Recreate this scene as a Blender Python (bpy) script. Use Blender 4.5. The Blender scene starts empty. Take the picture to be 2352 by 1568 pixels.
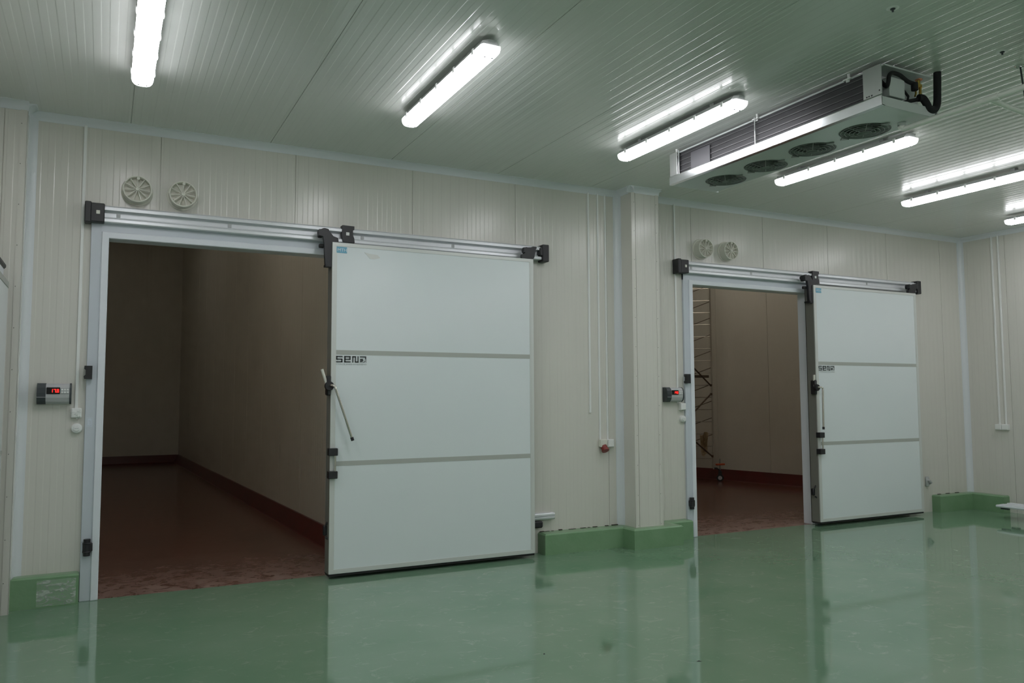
import bpy, math, random
from mathutils import Vector, Matrix
random.seed(7)
sc = bpy.context.scene
COL = sc.collection
PI = math.pi
H = 3.676            # ceiling height
PW = 1.072           # sandwich panel width
XR = 10.495          # right wall
XW = -0.80           # left wall
YB = -27.0           # rear wall behind the camera

# ------------------------------------------------------------------ materials
def mat(name, col, rough=0.5, metal=0.0, spec=0.5, emit=None, estr=0.0, alpha=1.0):
    m = bpy.data.materials.new(name); m.use_nodes = True
    b = m.node_tree.nodes['Principled BSDF']
    b.inputs['Base Color'].default_value = (*col, 1)
    b.inputs['Roughness'].default_value = rough
    b.inputs['Metallic'].default_value = metal
    b.inputs['Specular IOR Level'].default_value = spec
    if emit:
        b.inputs['Emission Color'].default_value = (*emit, 1)
        b.inputs['Emission Strength'].default_value = estr
    if alpha < 1: b.inputs['Alpha'].default_value = alpha
    return m

def nd(m, kind, **kw):
    n = m.node_tree.nodes.new(kind)
    for k, v in kw.items(): setattr(n, k, v)
    return n

def lk(m, a, b): m.node_tree.links.new(a, b)

def vary(m, col2, scale=(1, 1, 1), fac=(0.4, 0.6), nscale=3.0, detail=4, rough2=None, bump=0.0, bscale=40.0):
    """procedural blotches of a second colour, a little roughness change and bump"""
    b = m.node_tree.nodes['Principled BSDF']
    tc = nd(m, 'ShaderNodeTexCoord'); mp = nd(m, 'ShaderNodeMapping')
    mp.inputs['Scale'].default_value = scale
    lk(m, tc.outputs['Object'], mp.inputs['Vector'])
    no = nd(m, 'ShaderNodeTexNoise'); no.inputs['Scale'].default_value = nscale; no.inputs['Detail'].default_value = detail
    lk(m, mp.outputs['Vector'], no.inputs['Vector'])
    rr = nd(m, 'ShaderNodeMapRange'); rr.inputs['From Min'].default_value = fac[0]; rr.inputs['From Max'].default_value = fac[1]
    lk(m, no.outputs['Fac'], rr.inputs['Value'])
    mx = nd(m, 'ShaderNodeMix', data_type='RGBA')
    mx.inputs['A'].default_value = b.inputs['Base Color'].default_value[:]
    mx.inputs['B'].default_value = (*col2, 1)
    lk(m, rr.outputs['Result'], mx.inputs['Factor']); lk(m, mx.outputs['Result'], b.inputs['Base Color'])
    if rough2 is not None:
        mr = nd(m, 'ShaderNodeMapRange')
        mr.inputs['To Min'].default_value = b.inputs['Roughness'].default_value; mr.inputs['To Max'].default_value = rough2
        lk(m, rr.outputs['Result'], mr.inputs['Value']); lk(m, mr.outputs['Result'], b.inputs['Roughness'])
    if bump:
        n2 = nd(m, 'ShaderNodeTexNoise'); n2.inputs['Scale'].default_value = bscale
        lk(m, mp.outputs['Vector'], n2.inputs['Vector'])
        bp = nd(m, 'ShaderNodeBump'); bp.inputs['Strength'].default_value = bump; bp.inputs['Distance'].default_value = 0.01
        lk(m, n2.outputs['Fac'], bp.inputs['Height']); lk(m, bp.outputs['Normal'], b.inputs['Normal'])
    return m

M = {}
M['wall'] = vary(mat('cream_steel_panel', (0.69, 0.675, 0.625), 0.25), (0.675, 0.66, 0.615), (1, 1, .3), nscale=1.2)
M['ceil'] = vary(mat('white_steel_ceiling', (0.70, 0.72, 0.69), 0.21), (0.68, 0.70, 0.67), nscale=.8)
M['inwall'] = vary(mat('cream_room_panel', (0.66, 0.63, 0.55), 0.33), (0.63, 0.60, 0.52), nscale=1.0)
M['cove'] = mat('white_cove_profile', (0.70, 0.73, 0.76), 0.35)
M['frame'] = mat('white_door_frame', (0.78, 0.81, 0.87), 0.30)
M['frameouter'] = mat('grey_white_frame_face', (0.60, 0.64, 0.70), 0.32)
M['door'] = vary(mat('white_door_skin', (0.76, 0.81, 0.83), 0.22), (0.74, 0.80, 0.82), nscale=.7)
M['alu'] = mat('anodised_aluminium', (0.72, 0.74, 0.77), 0.40, 0.3)
M['trim'] = mat('door_edge_profile', (0.66, 0.68, 0.66), 0.4, 0.15)
M['grey'] = mat('grey_joint_strip', (0.44, 0.46, 0.43), 0.5)
M['darkedge'] = mat('dark_grey_edge', (0.21, 0.205, 0.185), 0.6)
M['black'] = mat('black_plastic', (0.018, 0.018, 0.021), 0.45)
M['foam'] = mat('black_foam_insulation', (0.012, 0.012, 0.014), 0.85)
M['steel'] = mat('polished_steel', (0.72, 0.69, 0.64), 0.18, 1.0)
M['galv'] = mat('galvanised_sheet', (0.74, 0.76, 0.77), 0.22, 0.9)
M['white'] = mat('white_plastic', (0.82, 0.83, 0.82), 0.45)
M['cream'] = mat('cream_plastic', (0.72, 0.71, 0.64), 0.5)
M['greyplastic'] = mat('light_grey_plastic', (0.47, 0.48, 0.49), 0.45)
M['charcoal'] = mat('charcoal_plastic', (0.045, 0.055, 0.06), 0.45)
M['glass'] = mat('dark_display_glass', (0.006, 0.006, 0.007), 0.15)
M['led'] = mat('red_led', (0.5, 0.0, 0.0), 0.5, emit=(1.0, 0.02, 0.015), estr=1.6)
M['red'] = mat('red_plastic', (0.22, 0.022, 0.015), 0.45)
M['orange'] = mat('orange_lever', (0.55, 0.10, 0.03), 0.5)
M['brass'] = mat('brass', (0.62, 0.42, 0.12), 0.3, 1.0)
M['copper'] = mat('copper', (0.55, 0.22, 0.12), 0.35, 1.0)
M['coil'] = mat('coil_fins', (0.04, 0.04, 0.043), 0.5, 0.3)
M['coilrib'] = mat('coil_wire', (0.13, 0.13, 0.135), 0.4, 0.5)
M['film'] = mat('coil_cover_sheet', (0.09, 0.09, 0.10), 0.45)
M['sidesheet'] = mat('satin_metal_sheet', (0.55, 0.57, 0.56), 0.35, 0.8)
M['casing'] = vary(mat('powder_coated_casing', (0.62, 0.65, 0.65), 0.30), (0.58, 0.61, 0.61), nscale=1.5)
M['fandark'] = mat('fan_dark', (0.03, 0.035, 0.033), 0.5)
M['wire'] = mat('guard_wire', (0.28, 0.30, 0.29), 0.4, 0.4)
M['pvc'] = mat('white_pvc_pipe', (0.80, 0.81, 0.77), 0.4)
M['lamphouse'] = mat('lamp_housing_grey', (0.42, 0.43, 0.43), 0.5)
M['lampend'] = mat('lamp_end_glow', (0.80, 0.83, 0.84), 0.35, emit=(1.0, 1.0, 1.02), estr=.9)  # end caps get a faint emission of their own to look bright
M['lamp'] = mat('lamp_diffuser', (0.9, 0.9, 0.9), 0.4, emit=(1.0, 0.99, 1.025), estr=15.5)
M['lampfill1'] = mat('fill_diffuser_left', (0.9, 0.9, 0.9), 0.4, emit=(1.0, 0.94, 0.84), estr=20.0)  # emission for the added, unseen cold room lamps
M['lampfill3'] = mat('fill_diffuser_rear', (0.9, 0.9, 0.9), 0.4, emit=(1.0, 0.96, 0.88), estr=6.5)
M['lampfill2'] = mat('fill_diffuser_right', (0.9, 0.9, 0.9), 0.4, emit=(1.0, 0.94, 0.84), estr=28.0)
M['lampside'] = mat('lamp_diffuser_side', (0.9, 0.9, 0.9), 0.4, emit=(1.0, 0.99, 1.025), estr=5.6)
M['ink'] = mat('dark_grey_ink', (0.055, 0.065, 0.065), 0.5)
M['inklight'] = mat('faint_grey_ink', (0.42, 0.46, 0.46), 0.5)
M['blue'] = mat('blue_label', (0.16, 0.42, 0.58), 0.5)
M['label'] = mat('pale_label', (0.66, 0.71, 0.80), 0.4)
M['rubber'] = mat('black_rubber', (0.02, 0.02, 0.02), 0.7)
M['scaff'] = mat('scaffold_tube', (0.50, 0.46, 0.40), 0.35, 0.8)
M['wood'] = mat('brown_brace', (0.10, 0.065, 0.04), 0.6)
M['cloth'] = vary(mat('tan_cloth', (0.62, 0.50, 0.32), 0.9), (0.22, 0.15, 0.07), nscale=5, bump=.3)
M['ply'] = mat('platform_board', (0.10, 0.07, 0.05), 0.7)
M['grout'] = mat('dark_gap', (0.05, 0.045, 0.035), 0.9)

# green epoxy floor: glossy, cloudy, with fine pale scuffs
def epoxy(name, base, base2, scuff, rough, scuff_amt, near=None, wav=0.02):
    m = mat(name, base, rough)
    b = m.node_tree.nodes['Principled BSDF']; b.inputs['IOR'].default_value = 1.62
    tc = nd(m, 'ShaderNodeTexCoord')
    n1 = nd(m, 'ShaderNodeTexNoise'); n1.inputs['Scale'].default_value = 1.6; n1.inputs['Detail'].default_value = 6
    lk(m, tc.outputs['Object'], n1.inputs['Vector'])
    r1 = nd(m, 'ShaderNodeMapRange'); r1.inputs['From Min'].default_value = .35; r1.inputs['From Max'].default_value = .68
    lk(m, n1.outputs['Fac'], r1.inputs['Value'])
    x1 = nd(m, 'ShaderNodeMix', data_type='RGBA'); x1.inputs['A'].default_value = (*base, 1); x1.inputs['B'].default_value = (*base2, 1)
    lk(m, r1.outputs['Result'], x1.inputs['Factor'])
    mp = nd(m, 'ShaderNodeMapping'); mp.inputs['Scale'].default_value = (1, 1.25, 1); mp.inputs['Rotation'].default_value = (0, 0, .5)
    lk(m, tc.outputs['Object'], mp.inputs['Vector'])
    n2 = nd(m, 'ShaderNodeTexNoise'); n2.inputs['Scale'].default_value = 7; n2.inputs['Detail'].default_value = 8
    n2.inputs['Roughness'].default_value = .72; n2.inputs['Distortion'].default_value = 1.1
    lk(m, mp.outputs['Vector'], n2.inputs['Vector'])
    r2 = nd(m, 'ShaderNodeMapRange'); r2.inputs['From Min'].default_value = .56; r2.inputs['From Max'].default_value = .76
    r2.inputs['To Max'].default_value = scuff_amt
    lk(m, n2.outputs['Fac'], r2.inputs['Value'])
    fac = r2.outputs['Result']
    if near:   # plaster dust trodden in at the threshold
        sp = nd(m, 'ShaderNodeSeparateXYZ'); lk(m, tc.outputs['Object'], sp.inputs[0])
        r3 = nd(m, 'ShaderNodeMapRange'); r3.inputs['From Min'].default_value = near; r3.inputs['From Max'].default_value = 0.0
        r3.inputs['To Max'].default_value = 1.0
        lk(m, sp.outputs['Y'], r3.inputs['Value'])
        pw = nd(m, 'ShaderNodeMath', operation='POWER'); pw.inputs[1].default_value = 3.0
        lk(m, r3.outputs['Result'], pw.inputs[0])
        r4 = nd(m, 'ShaderNodeMapRange'); r4.inputs['From Min'].default_value = .38; r4.inputs['From Max'].default_value = .62
        lk(m, n2.outputs['Fac'], r4.inputs['Value'])
        mu = nd(m, 'ShaderNodeMath', operation='MULTIPLY'); lk(m, pw.outputs[0], mu.inputs[0]); lk(m, r4.outputs['Result'], mu.inputs[1])
        m2 = nd(m, 'ShaderNodeMath', operation='MULTIPLY'); lk(m, mu.outputs[0], m2.inputs[0]); m2.inputs[1].default_value = .75
        mxm = nd(m, 'ShaderNodeMath', operation='MAXIMUM'); lk(m, fac, mxm.inputs[0]); lk(m, m2.outputs[0], mxm.inputs[1])
        fac = mxm.outputs[0]
    x2 = nd(m, 'ShaderNodeMix', data_type='RGBA'); x2.inputs['B'].default_value = (*scuff, 1)
    lk(m, x1.outputs['Result'], x2.inputs['A']); lk(m, fac, x2.inputs['Factor'])
    lk(m, x2.outputs['Result'], b.inputs['Base Color'])
    rr = nd(m, 'ShaderNodeMapRange'); rr.inputs['To Min'].default_value = rough; rr.inputs['To Max'].default_value = rough + .35
    lk(m, fac, rr.inputs['Value']); lk(m, rr.outputs['Result'], b.inputs['Roughness'])
    n3 = nd(m, 'ShaderNodeTexNoise'); n3.inputs['Scale'].default_value = 3.5; n3.inputs['Detail'].default_value = 3
    lk(m, tc.outputs['Object'], n3.inputs['Vector'])
    bp = nd(m, 'ShaderNodeBump'); bp.inputs['Strength'].default_value = 1.0; bp.inputs['Distance'].default_value = wav
    lk(m, n3.outputs['Fac'], bp.inputs['Height']); lk(m, bp.outputs['Normal'], b.inputs['Normal'])
    return m
M['green'] = epoxy('green_epoxy', (0.150, 0.268, 0.172), (0.185, 0.292, 0.200), (0.42, 0.46, 0.39), 0.05, .5, wav=.0006)
M['curb'] = vary(mat('green_epoxy_curb', (0.185, 0.325, 0.180), 0.3), (0.205, 0.345, 0.200), nscale=5, bump=.15, bscale=25)
M['redfloor'] = epoxy('red_epoxy', (0.115, 0.046, 0.032), (0.145, 0.054, 0.036), (0.40, 0.30, 0.26), 0.22, .25, near=2.8, wav=.001)
M['redcurb'] = vary(mat('red_epoxy_curb', (0.105, 0.014, 0.012), 0.35), (0.085, 0.015, 0.013), nscale=4)

def clear_film():
    m = bpy.data.materials.new('clear_plastic_film'); m.use_nodes = True
    nt = m.node_tree; nt.nodes.clear()
    out = nt.nodes.new('ShaderNodeOutputMaterial'); tr = nt.nodes.new('ShaderNodeBsdfTransparent'); gl = nt.nodes.new('ShaderNodeBsdfPrincipled')
    gl.inputs['Base Color'].default_value = (.80, .84, .80, 1); gl.inputs['Roughness'].default_value = .18
    mx = nt.nodes.new('ShaderNodeMixShader'); tc = nt.nodes.new('ShaderNodeTexCoord')
    mp = nt.nodes.new('ShaderNodeMapping'); mp.inputs['Scale'].default_value = (1, 1, 2.6); mp.inputs['Rotation'].default_value = (0, .25, 0)
    no = nt.nodes.new('ShaderNodeTexNoise'); no.inputs['Scale'].default_value = 8; no.inputs['Detail'].default_value = 7; no.inputs['Distortion'].default_value = 2.5
    mr = nt.nodes.new('ShaderNodeMapRange'); mr.inputs['From Min'].default_value = .45; mr.inputs['From Max'].default_value = .8
    mr.inputs['To Min'].default_value = .16; mr.inputs['To Max'].default_value = .8
    L = nt.links
    L.new(tc.outputs['Object'], mp.inputs[0]); L.new(mp.outputs[0], no.inputs['Vector']); L.new(no.outputs['Fac'], mr.inputs['Value'])
    L.new(mr.outputs['Result'], mx.inputs[0]); L.new(tr.outputs[0], mx.inputs[1]); L.new(gl.outputs[0], mx.inputs[2])
    bp = nt.nodes.new('ShaderNodeBump'); bp.inputs['Distance'].default_value = .01; bp.inputs['Strength'].default_value = .8
    L.new(no.outputs['Fac'], bp.inputs['Height']); L.new(bp.outputs[0], gl.inputs['Normal'])
    L.new(mx.outputs[0], out.inputs[0])
    return m
M['clearfilm'] = clear_film()

# ------------------------------------------------------------------ mesh builder
class MB:
    def __init__(s): s.v = []; s.f = []; s.smooth = []
    def add(s, vs, fs, smooth=False):
        o = len(s.v); s.v += [tuple(v) for v in vs]; s.f += [tuple(i + o for i in f) for f in fs]; s.smooth += [smooth] * len(fs); return s
    def box(s, a, b, ch=0.0):
        x0, y0, z0 = [min(a[i], b[i]) for i in range(3)]; x1, y1, z1 = [max(a[i], b[i]) for i in range(3)]
        c = min(ch, (x1 - x0) * .45, (y1 - y0) * .45, (z1 - z0) * .45)
        if c <= 0:
            vs = [(x0, y0, z0), (x1, y0, z0), (x1, y1, z0), (x0, y1, z0), (x0, y0, z1), (x1, y0, z1), (x1, y1, z1), (x0, y1, z1)]
            return s.add(vs, [(0, 3, 2, 1), (4, 5, 6, 7), (0, 1, 5, 4), (1, 2, 6, 5), (2, 3, 7, 6), (3, 0, 4, 7)])
        vs = []; idx = {}
        for i, (X, dx) in enumerate(((x0, c), (x1, -c))):
            for j, (Y, dy) in enumerate(((y0, c), (y1, -c))):
                for k, (Z, dz) in enumerate(((z0, c), (z1, -c))):
                    idx[i, j, k] = len(vs)
                    vs += [(X, Y + dy, Z + dz), (X + dx, Y, Z + dz), (X + dx, Y + dy, Z)]
        g = lambda i, j, k, a: idx[i, j, k] + a
        fs = []
        for i in (0, 1):
            fs.append((g(i, 0, 0, 0), g(i, 1, 0, 0), g(i, 1, 1, 0), g(i, 0, 1, 0)))
            fs.append((g(0, i, 0, 1), g(1, i, 0, 1), g(1, i, 1, 1), g(0, i, 1, 1)))
            fs.append((g(0, 0, i, 2), g(1, 0, i, 2), g(1, 1, i, 2), g(0, 1, i, 2)))
        for a in (0, 1):
            for b in (0, 1):
                fs.append((g(0, a, b, 1), g(1, a, b, 1), g(1, a, b, 2), g(0, a, b, 2)))
                fs.append((g(a, 0, b, 0), g(a, 1, b, 0), g(a, 1, b, 2), g(a, 0, b, 2)))
                fs.append((g(a, b, 0, 0), g(a, b, 1, 0), g(a, b, 1, 1), g(a, b, 0, 1)))
        for i in (0, 1):
            for j in (0, 1):
                for k in (0, 1): fs.append((g(i, j, k, 0), g(i, j, k, 1), g(i, j, k, 2)))
        return s.add(vs, fs)
    def tube(s, pts, r, n=12, caps=True, smooth=True):
        P = [Vector(p) for p in pts]; rings = []
        up = None
        for i, p in enumerate(P):
            if i == 0: t = (P[1] - p).normalized()
            elif i == len(P) - 1: t = (p - P[i - 1]).normalized()
            else: t = ((p - P[i - 1]).normalized() + (P[i + 1] - p).normalized()).normalized()
            if up is None:
                up = Vector((0, 0, 1)) if abs(t.z) < .9 else Vector((1, 0, 0))
            a = (up - t * up.dot(t)).normalized(); b = t.cross(a); up = a
            rr = r[i] if isinstance(r, (list, tuple)) else r
            rings.append([p + (a * math.cos(2 * PI * k / n) + b * math.sin(2 * PI * k / n)) * rr for k in range(n)])
        vs = [v for R in rings for v in R]; fs = []
        for i in range(len(P) - 1):
            for k in range(n):
                k2 = (k + 1) % n
                fs.append((i * n + k, i * n + k2, (i + 1) * n + k2, (i + 1) * n + k))
        s.add(vs, fs, smooth)
        if caps:
            s.add(rings[0], [tuple(range(n))[::-1]]); s.add(rings[-1], [tuple(range(n))])
        return s
    def ring(s, c, r, w, axis='z', n=40, m=8):
        """torus"""
        vs = []; fs = []
        for i in range(n):
            a = 2 * PI * i / n
            for j in range(m):
                b = 2 * PI * j / m; R = r + w * math.cos(b); h = w * math.sin(b)
                u, v = R * math.cos(a), R * math.sin(a)
                p = (u, v, h) if axis == 'z' else (u, h, v)
                vs.append((c[0] + p[0], c[1] + p[1], c[2] + p[2]))
        for i in range(n):
            for j in range(m):
                fs.append((i * m + j, ((i + 1) % n) * m + j, ((i + 1) % n) * m + (j + 1) % m, i * m + (j + 1) % m))
        return s.add(vs, fs, True)
    def extrude(s, prof, axis, a, b, smooth=False):
        """closed 2-D profile swept along an axis; prof gives the two other coordinates in x,y,z order"""
        def P(t, q):
            if axis == 'x': return (t, q[0], q[1])
            if axis == 'y': return (q[0], t, q[1])
            return (q[0], q[1], t)
        n = len(prof)
        vs = [P(a, q) for q in prof] + [P(b, q) for q in prof]
        s.add(vs, [(i, (i + 1) % n, n + (i + 1) % n, n + i) for i in range(n)], smooth)
        s.add(vs[:n], [tuple(range(n))[::-1]]); s.add(vs[n:], [tuple(range(n))])
        return s
    def lathe(s, prof, c, axis='z', n=40, smooth=True):
        """(radius, height) profile turned about an axis through c"""
        vs = []; fs = []
        for r, h in prof:
            for k in range(n):
                a = 2 * PI * k / n; u, v = r * math.cos(a), r * math.sin(a)
                p = (u, v, h) if axis == 'z' else ((u, h, v) if axis == 'y' else (h, u, v))
                vs.append((c[0] + p[0], c[1] + p[1], c[2] + p[2]))
        for i in range(len(prof) - 1):
            for k in range(n):
                fs.append((i * n + k, i * n + (k + 1) % n, (i + 1) * n + (k + 1) % n, (i + 1) * n + k))
        return s.add(vs, fs, smooth)
    def xf(s, mtx):
        s.v = [tuple(mtx @ Vector(v)) for v in s.v]; return s
    def build(s, name, m, parent=None, loc=None):
        me = bpy.data.meshes.new(name); me.from_pydata(s.v, [], s.f); me.update()
        import bmesh
        bm = bmesh.new(); bm.from_mesh(me); bmesh.ops.remove_doubles(bm, verts=bm.verts, dist=1e-6)
        bmesh.ops.recalc_face_normals(bm, faces=bm.faces) if not getattr(s, 'keep', False) else None
        bm.to_mesh(me); bm.free()
        if any(s.smooth):
            me.polygons.foreach_set('use_smooth', [True] * len(me.polygons))
            try: me.set_sharp_from_angle(angle=math.radians(38))
            except Exception: pass
        me.materials.append(M[m] if isinstance(m, str) else m)
        o = bpy.data.objects.new(name, me); COL.objects.link(o)
        if parent: o.parent = parent
        if loc: o.location = loc
        return o

def thing(name, label, cat, loc=(0, 0, 0), group=None, rz=0):
    o = bpy.data.objects.new(name, None); COL.objects.link(o); o.empty_display_size = .1
    o.location = loc; o.rotation_euler = (0, 0, rz)
    o['label'] = label; o['category'] = cat
    if group: o['group'] = group
    return o
def tag(o, label, cat, group=None):
    o['label'] = label; o['category'] = cat
    if group: o['group'] = group
    return o
def struct(o): o['kind'] = 'structure'; return o
def copy_tree(o, parent=None):
    c = o.copy(); COL.objects.link(c)
    if parent: c.parent = parent
    for ch in list(o.children): copy_tree(ch, c)
    return c

# ------------------------------------------------------------------ ribbed steel panels
def rib_breaks(u0, u1, phase, n=12):
    """(u, depth) pairs: shallow raised ribs, twelve to a panel, and a narrow joint between panels"""
    out = []; k = math.floor((u0 - phase) / PW) - 1
    while phase + k * PW < u1 + PW:
        base = phase + k * PW; w = PW / n
        out += [(base - .0030, 0), (base - .0020, -.007), (base + .0020, -.007), (base + .0030, 0)]
        for j in range(n):
            c = base + j * w
            a0, a1 = c + w * .20, c + w * .20 + .006
            b0, b1 = c + w * .70, c + w * .70 + .006
            out += [(a0, 0), (a1, .0011), (b0, .0011), (b1, 0)]
        k += 1
    out.sort()
    res = []
    def dep(u):
        for (p, dp), (q, dq) in zip(out, out[1:]):
            if p <= u <= q: return dp + (dq - dp) * ((u - p) / (q - p) if q > p else 0)
        return 0
    res.append((u0, dep(u0))); res += [x for x in out if u0 < x[0] < u1]; res.append((u1, dep(u1)))
    return res
def ribbed(mb, org, ud, vd, nd_, u0, u1, v0, v1, phase):
    O, U, V, N = map(Vector, (org, ud, vd, nd_))
    br = rib_breaks(u0, u1, phase); vs = []
    for u, d in br:
        vs += [O + U * u + V * v0 + N * d, O + U * u + V * v1 + N * d]
    fs = [(2 * i, 2 * i + 2, 2 * i + 3, 2 * i + 1) for i in range(len(br) - 1)]
    return mb.add(vs, fs)
def flat(mb, *ps): return mb.add(ps, [tuple(range(len(ps)))])

X, Y, Z = (1, 0, 0), (0, 1, 0), (0, 0, 1)
O1 = (0.0, 1.75, 2.752)     # door opening one: x0, x1, head
O2 = (5.752, 7.51, 2.745)
WT = 0.12                    # wall thickness
# main wall with two door openings
b = MB(); b.keep = True
for (a, c, z0, ph) in ((XW - .3, O1[0], 0, .353), (O1[0], O1[1], O1[2], .353), (O1[1], 4.93, 0, .353), (4.93, O2[0], 0, 5.773), (O2[0], O2[1], O2[2], 5.773), (O2[1], XR + .2, 0, 5.773)):
    ribbed(b, (0, 0, 0), X, Z, (0, -1, 0), a, c, z0, H + .05, ph)
struct(b.build('wall_back', 'wall'))
b = MB(); b.keep = True     # its cold-room side
for (a, c, z0) in ((-2.2, O1[0], 0), (O1[0], O1[1], O1[2]), (O1[1], O2[0], 0), (O2[0], O2[1], O2[2]), (O2[1], 12.2, 0)):
    flat(b, (a, WT, z0), (a, WT, H), (c, WT, H), (c, WT, z0))
struct(b.build('wall_back_inner', 'inwall'))
# ceiling
b = MB(); b.keep = True
ribbed(b, (0, 0, H), X, Y, (0, 0, -1), XW - .3, XR + .2, YB - .1, .05, .127)
struct(b.build('ceiling', 'ceil'))
# floor
b = MB(); flat(b, (XW - .3, YB - .1, 0), (XR + .2, YB - .1, 0), (XR + .2, .0, 0), (XW - .3, .0, 0))
struct(b.build('floor', 'green'))
# right, left, rear walls
b = MB(); b.keep = True
ribbed(b, (XR, 0, 0), Y, Z, (-1, 0, 0), YB, .05, 0, H + .05, -.62)
struct(b.build('wall_right', 'wall'))
b = MB(); b.keep = True
ribbed(b, (XW, 0, 0), Y, Z, (1, 0, 0), YB, .05, 0, H + .05, -.3)
struct(b.build('wall_left', 'wall'))
b = MB(); b.keep = True
ribbed(b, (0, YB, 0), X, Z, (0, 1, 0), XW - .3, XR + .2, 0, H + .05, 0)
struct(b.build('wall_front', 'wall'))

# pillars of wall panel standing out from the main wall
def pillar(name, x0, x1, d, ph):
    b = MB(); b.keep = True
    ribbed(b, (0, -d, 0), X, Z, (0, -1, 0), x0, x1, 0, H + .02, ph)
    flat(b, (x0, 0, 0), (x0, -d, 0), (x0, -d, H), (x0, 0, H))
    flat(b, (x1, -d, 0), (x1, 0, 0), (x1, 0, H), (x1, -d, H))
    o = struct(b.build(name, 'wall'))
    for s, xx in ((1, x0), (-1, x1)):      # folded corner angle with rivets
        t = MB(); t.box((xx - s * .0025, -d - .0035, .0), (xx + s * .042, -d - .001, H)); t.box((xx - s * .0035, -d - .0035, 0), (xx - s * .001, -d + .04, H))
        a = t.build('corner_angle', 'wall', o)
        t = MB()
        for k in range(12):
            t.lathe([(0, -.003), (.0028, -.002), (.0035, 0)], (xx + s * .032, -d - .0035, .22 + k * .3), 'y', 10)
        t.build('rivet_row', 'darkedge', a)
    return o
pillar('wall_pillar_centre', 4.79, 5.135, .245, 4.84)
pillar('wall_pillar_left', XW - .1, -.56, .20, -.7)

# cove profiles: quarter-round between two faces
def cove_pts(r, n=8):
    return [(r - r * math.sin(PI / 2 * k / n), r - r * math.cos(PI / 2 * k / n)) for k in range(n + 1)]
def cove(name, p0, p1, da, db, r=.056):
    """concave strip from p0 to p1 lying in the corner of the faces whose inward directions are da and db"""
    A, B_ = Vector(da), Vector(db); P0, P1 = Vector(p0), Vector(p1); q = cove_pts(r)
    b = MB(); vs = []
    prof = [(r + .006, 0.0)] + [(u + .002, v + .002) for u, v in [(r, 0)] + q[0:0]] 
    arc = [(r - (r) * math.sin(t), r - r * math.cos(t)) for t in [PI / 2 * k / 8 for k in range(9)]]   # from (r,0) to (0,r)
    ring = [(r + .004, 0)] + [(u + .003, v + .003) for u, v in arc] + [(0, r + .004), (0, 0)]
    n = len(ring)
    for P in (P0, P1): vs += [P + A * u + B_ * v for u, v in ring]
    b.add(vs, [(i, (i + 1) % n, n + (i + 1) % n, n + i) for i in range(n)], True)
    b.add(vs[:n], [tuple(range(n))]); b.add(vs[n:], [tuple(range(n))])
    return struct(b.build(name, 'cove'))
D_, Lx, Rx, F_ = (0, 0, -1), (-1, 0, 0), (1, 0, 0), (0, -1, 0)
cove('trim_1', (-.56, 0, H), (4.79, 0, H), D_, F_)
cove('trim_2', (5.135, 0, H), (XR, 0, H), D_, F_)
cove('trim_3', (XR, 0, H), (XR, YB, H), D_, Lx)
cove('trim_4', (4.79, -.30, H), (4.79, 0, H), D_, Lx)
cove('trim_5', (4.735, -.245, H), (5.145, -.245, H), D_, F_)
cove('trim_6', (5.135, -.25, H), (5.135, 0, H), D_, Rx)
cove('trim_7', (XW, -.20, H), (-.55, -.20, H), D_, F_)
cove('trim_8', (-.56, 0, H), (-.56, -.205, H), D_, Rx)
cove('trim_9', (-.56, 0, 0.0), (-.56, 0, H), Rx, F_, .055)
cove('trim_10', (4.79, 0, .19), (4.79, 0, H), Lx, F_)
cove('trim_11', (XR, 0, .19), (XR, 0, H), Lx, F_)
cove('trim_12', (XW, -.2, H), (XW, YB, H), D_, Rx)

# green upstand curbs: chamfered outer top edge
def curb(name, poly, h, m='curb', ch=.014):
    """poly: footprint, counter-clockwise from above"""
    n = len(poly); ins = []
    for i in range(n):
        p, q, r_ = Vector(poly[i - 1]), Vector(poly[i]), Vector(poly[(i + 1) % n])
        a = (q - p).normalized(); c_ = (r_ - q).normalized()
        ins.append(q + Vector((-a.y, a.x)) * ch + Vector((-c_.y, c_.x)) * ch)
    b = MB(); vs = [(x, y, -.01) for x, y in poly] + [(x, y, h - ch) for x, y in poly] + [(v.x, v.y, h) for v in ins]
    b.add(vs, [(k * n + i, k * n + (i + 1) % n, (k + 1) * n + (i + 1) % n, (k + 1) * n + i) for k in (0, 1) for i in range(n)] + [tuple(range(2 * n, 3 * n))])
    return struct(b.build(name, m))
curb('baseboard_left', [(-.56, .01), (-.56, -.10), (-.128, -.10), (-.128, .01)], .225)
curb('baseboard_centre', [(3.80, .02), (3.80, -.15), (4.70, -.15), (4.70, -.345), (5.31, -.345), (5.31, -.125), (5.62, -.125), (5.62, .02)], .20)
curb('baseboard_right', [(9.70, .02), (9.70, -.12), (XR - .13, -.12), (XR - .13, -.53), (XR + .02, -.53), (XR + .02, .02)], .215)
b = MB()       # ragged mortar line left above the curbs
for x0, x1, y, z in ((3.82, 4.70, -.02, .2), (9.75, 10.35, -.02, .215)):
    x = x0
    while x < x1:
        w = random.uniform(.02, .09)
        if random.random() < .65: b.box((x, y, z - .002), (x + w, y + .018, z + random.uniform(.002, .009)))
        x += w + random.uniform(.0, .05)
struct(b.build('trim_13', 'grout'))

# ------------------------------------------------------------------ the two cold rooms behind the openings
def plate(mb, p, q, z0, z1): return flat(mb, (*p, z0), (*q, z0), (*q, z1), (*p, z1))
def ribwall(name, p, q, nrm_side, h=3.3, ph=0):
    P, Q = Vector((*p, 0)), Vector((*q, 0)); U = (Q - P).normalized(); N = Vector((-U.y, U.x, 0)) * nrm_side
    b = MB(); b.keep = True
    ribbed(b, P, U, Z, N, 0, (Q - P).length, 0, h, ph)
    return struct(b.build(name, 'inwall'))
HR = 6.0
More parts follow.
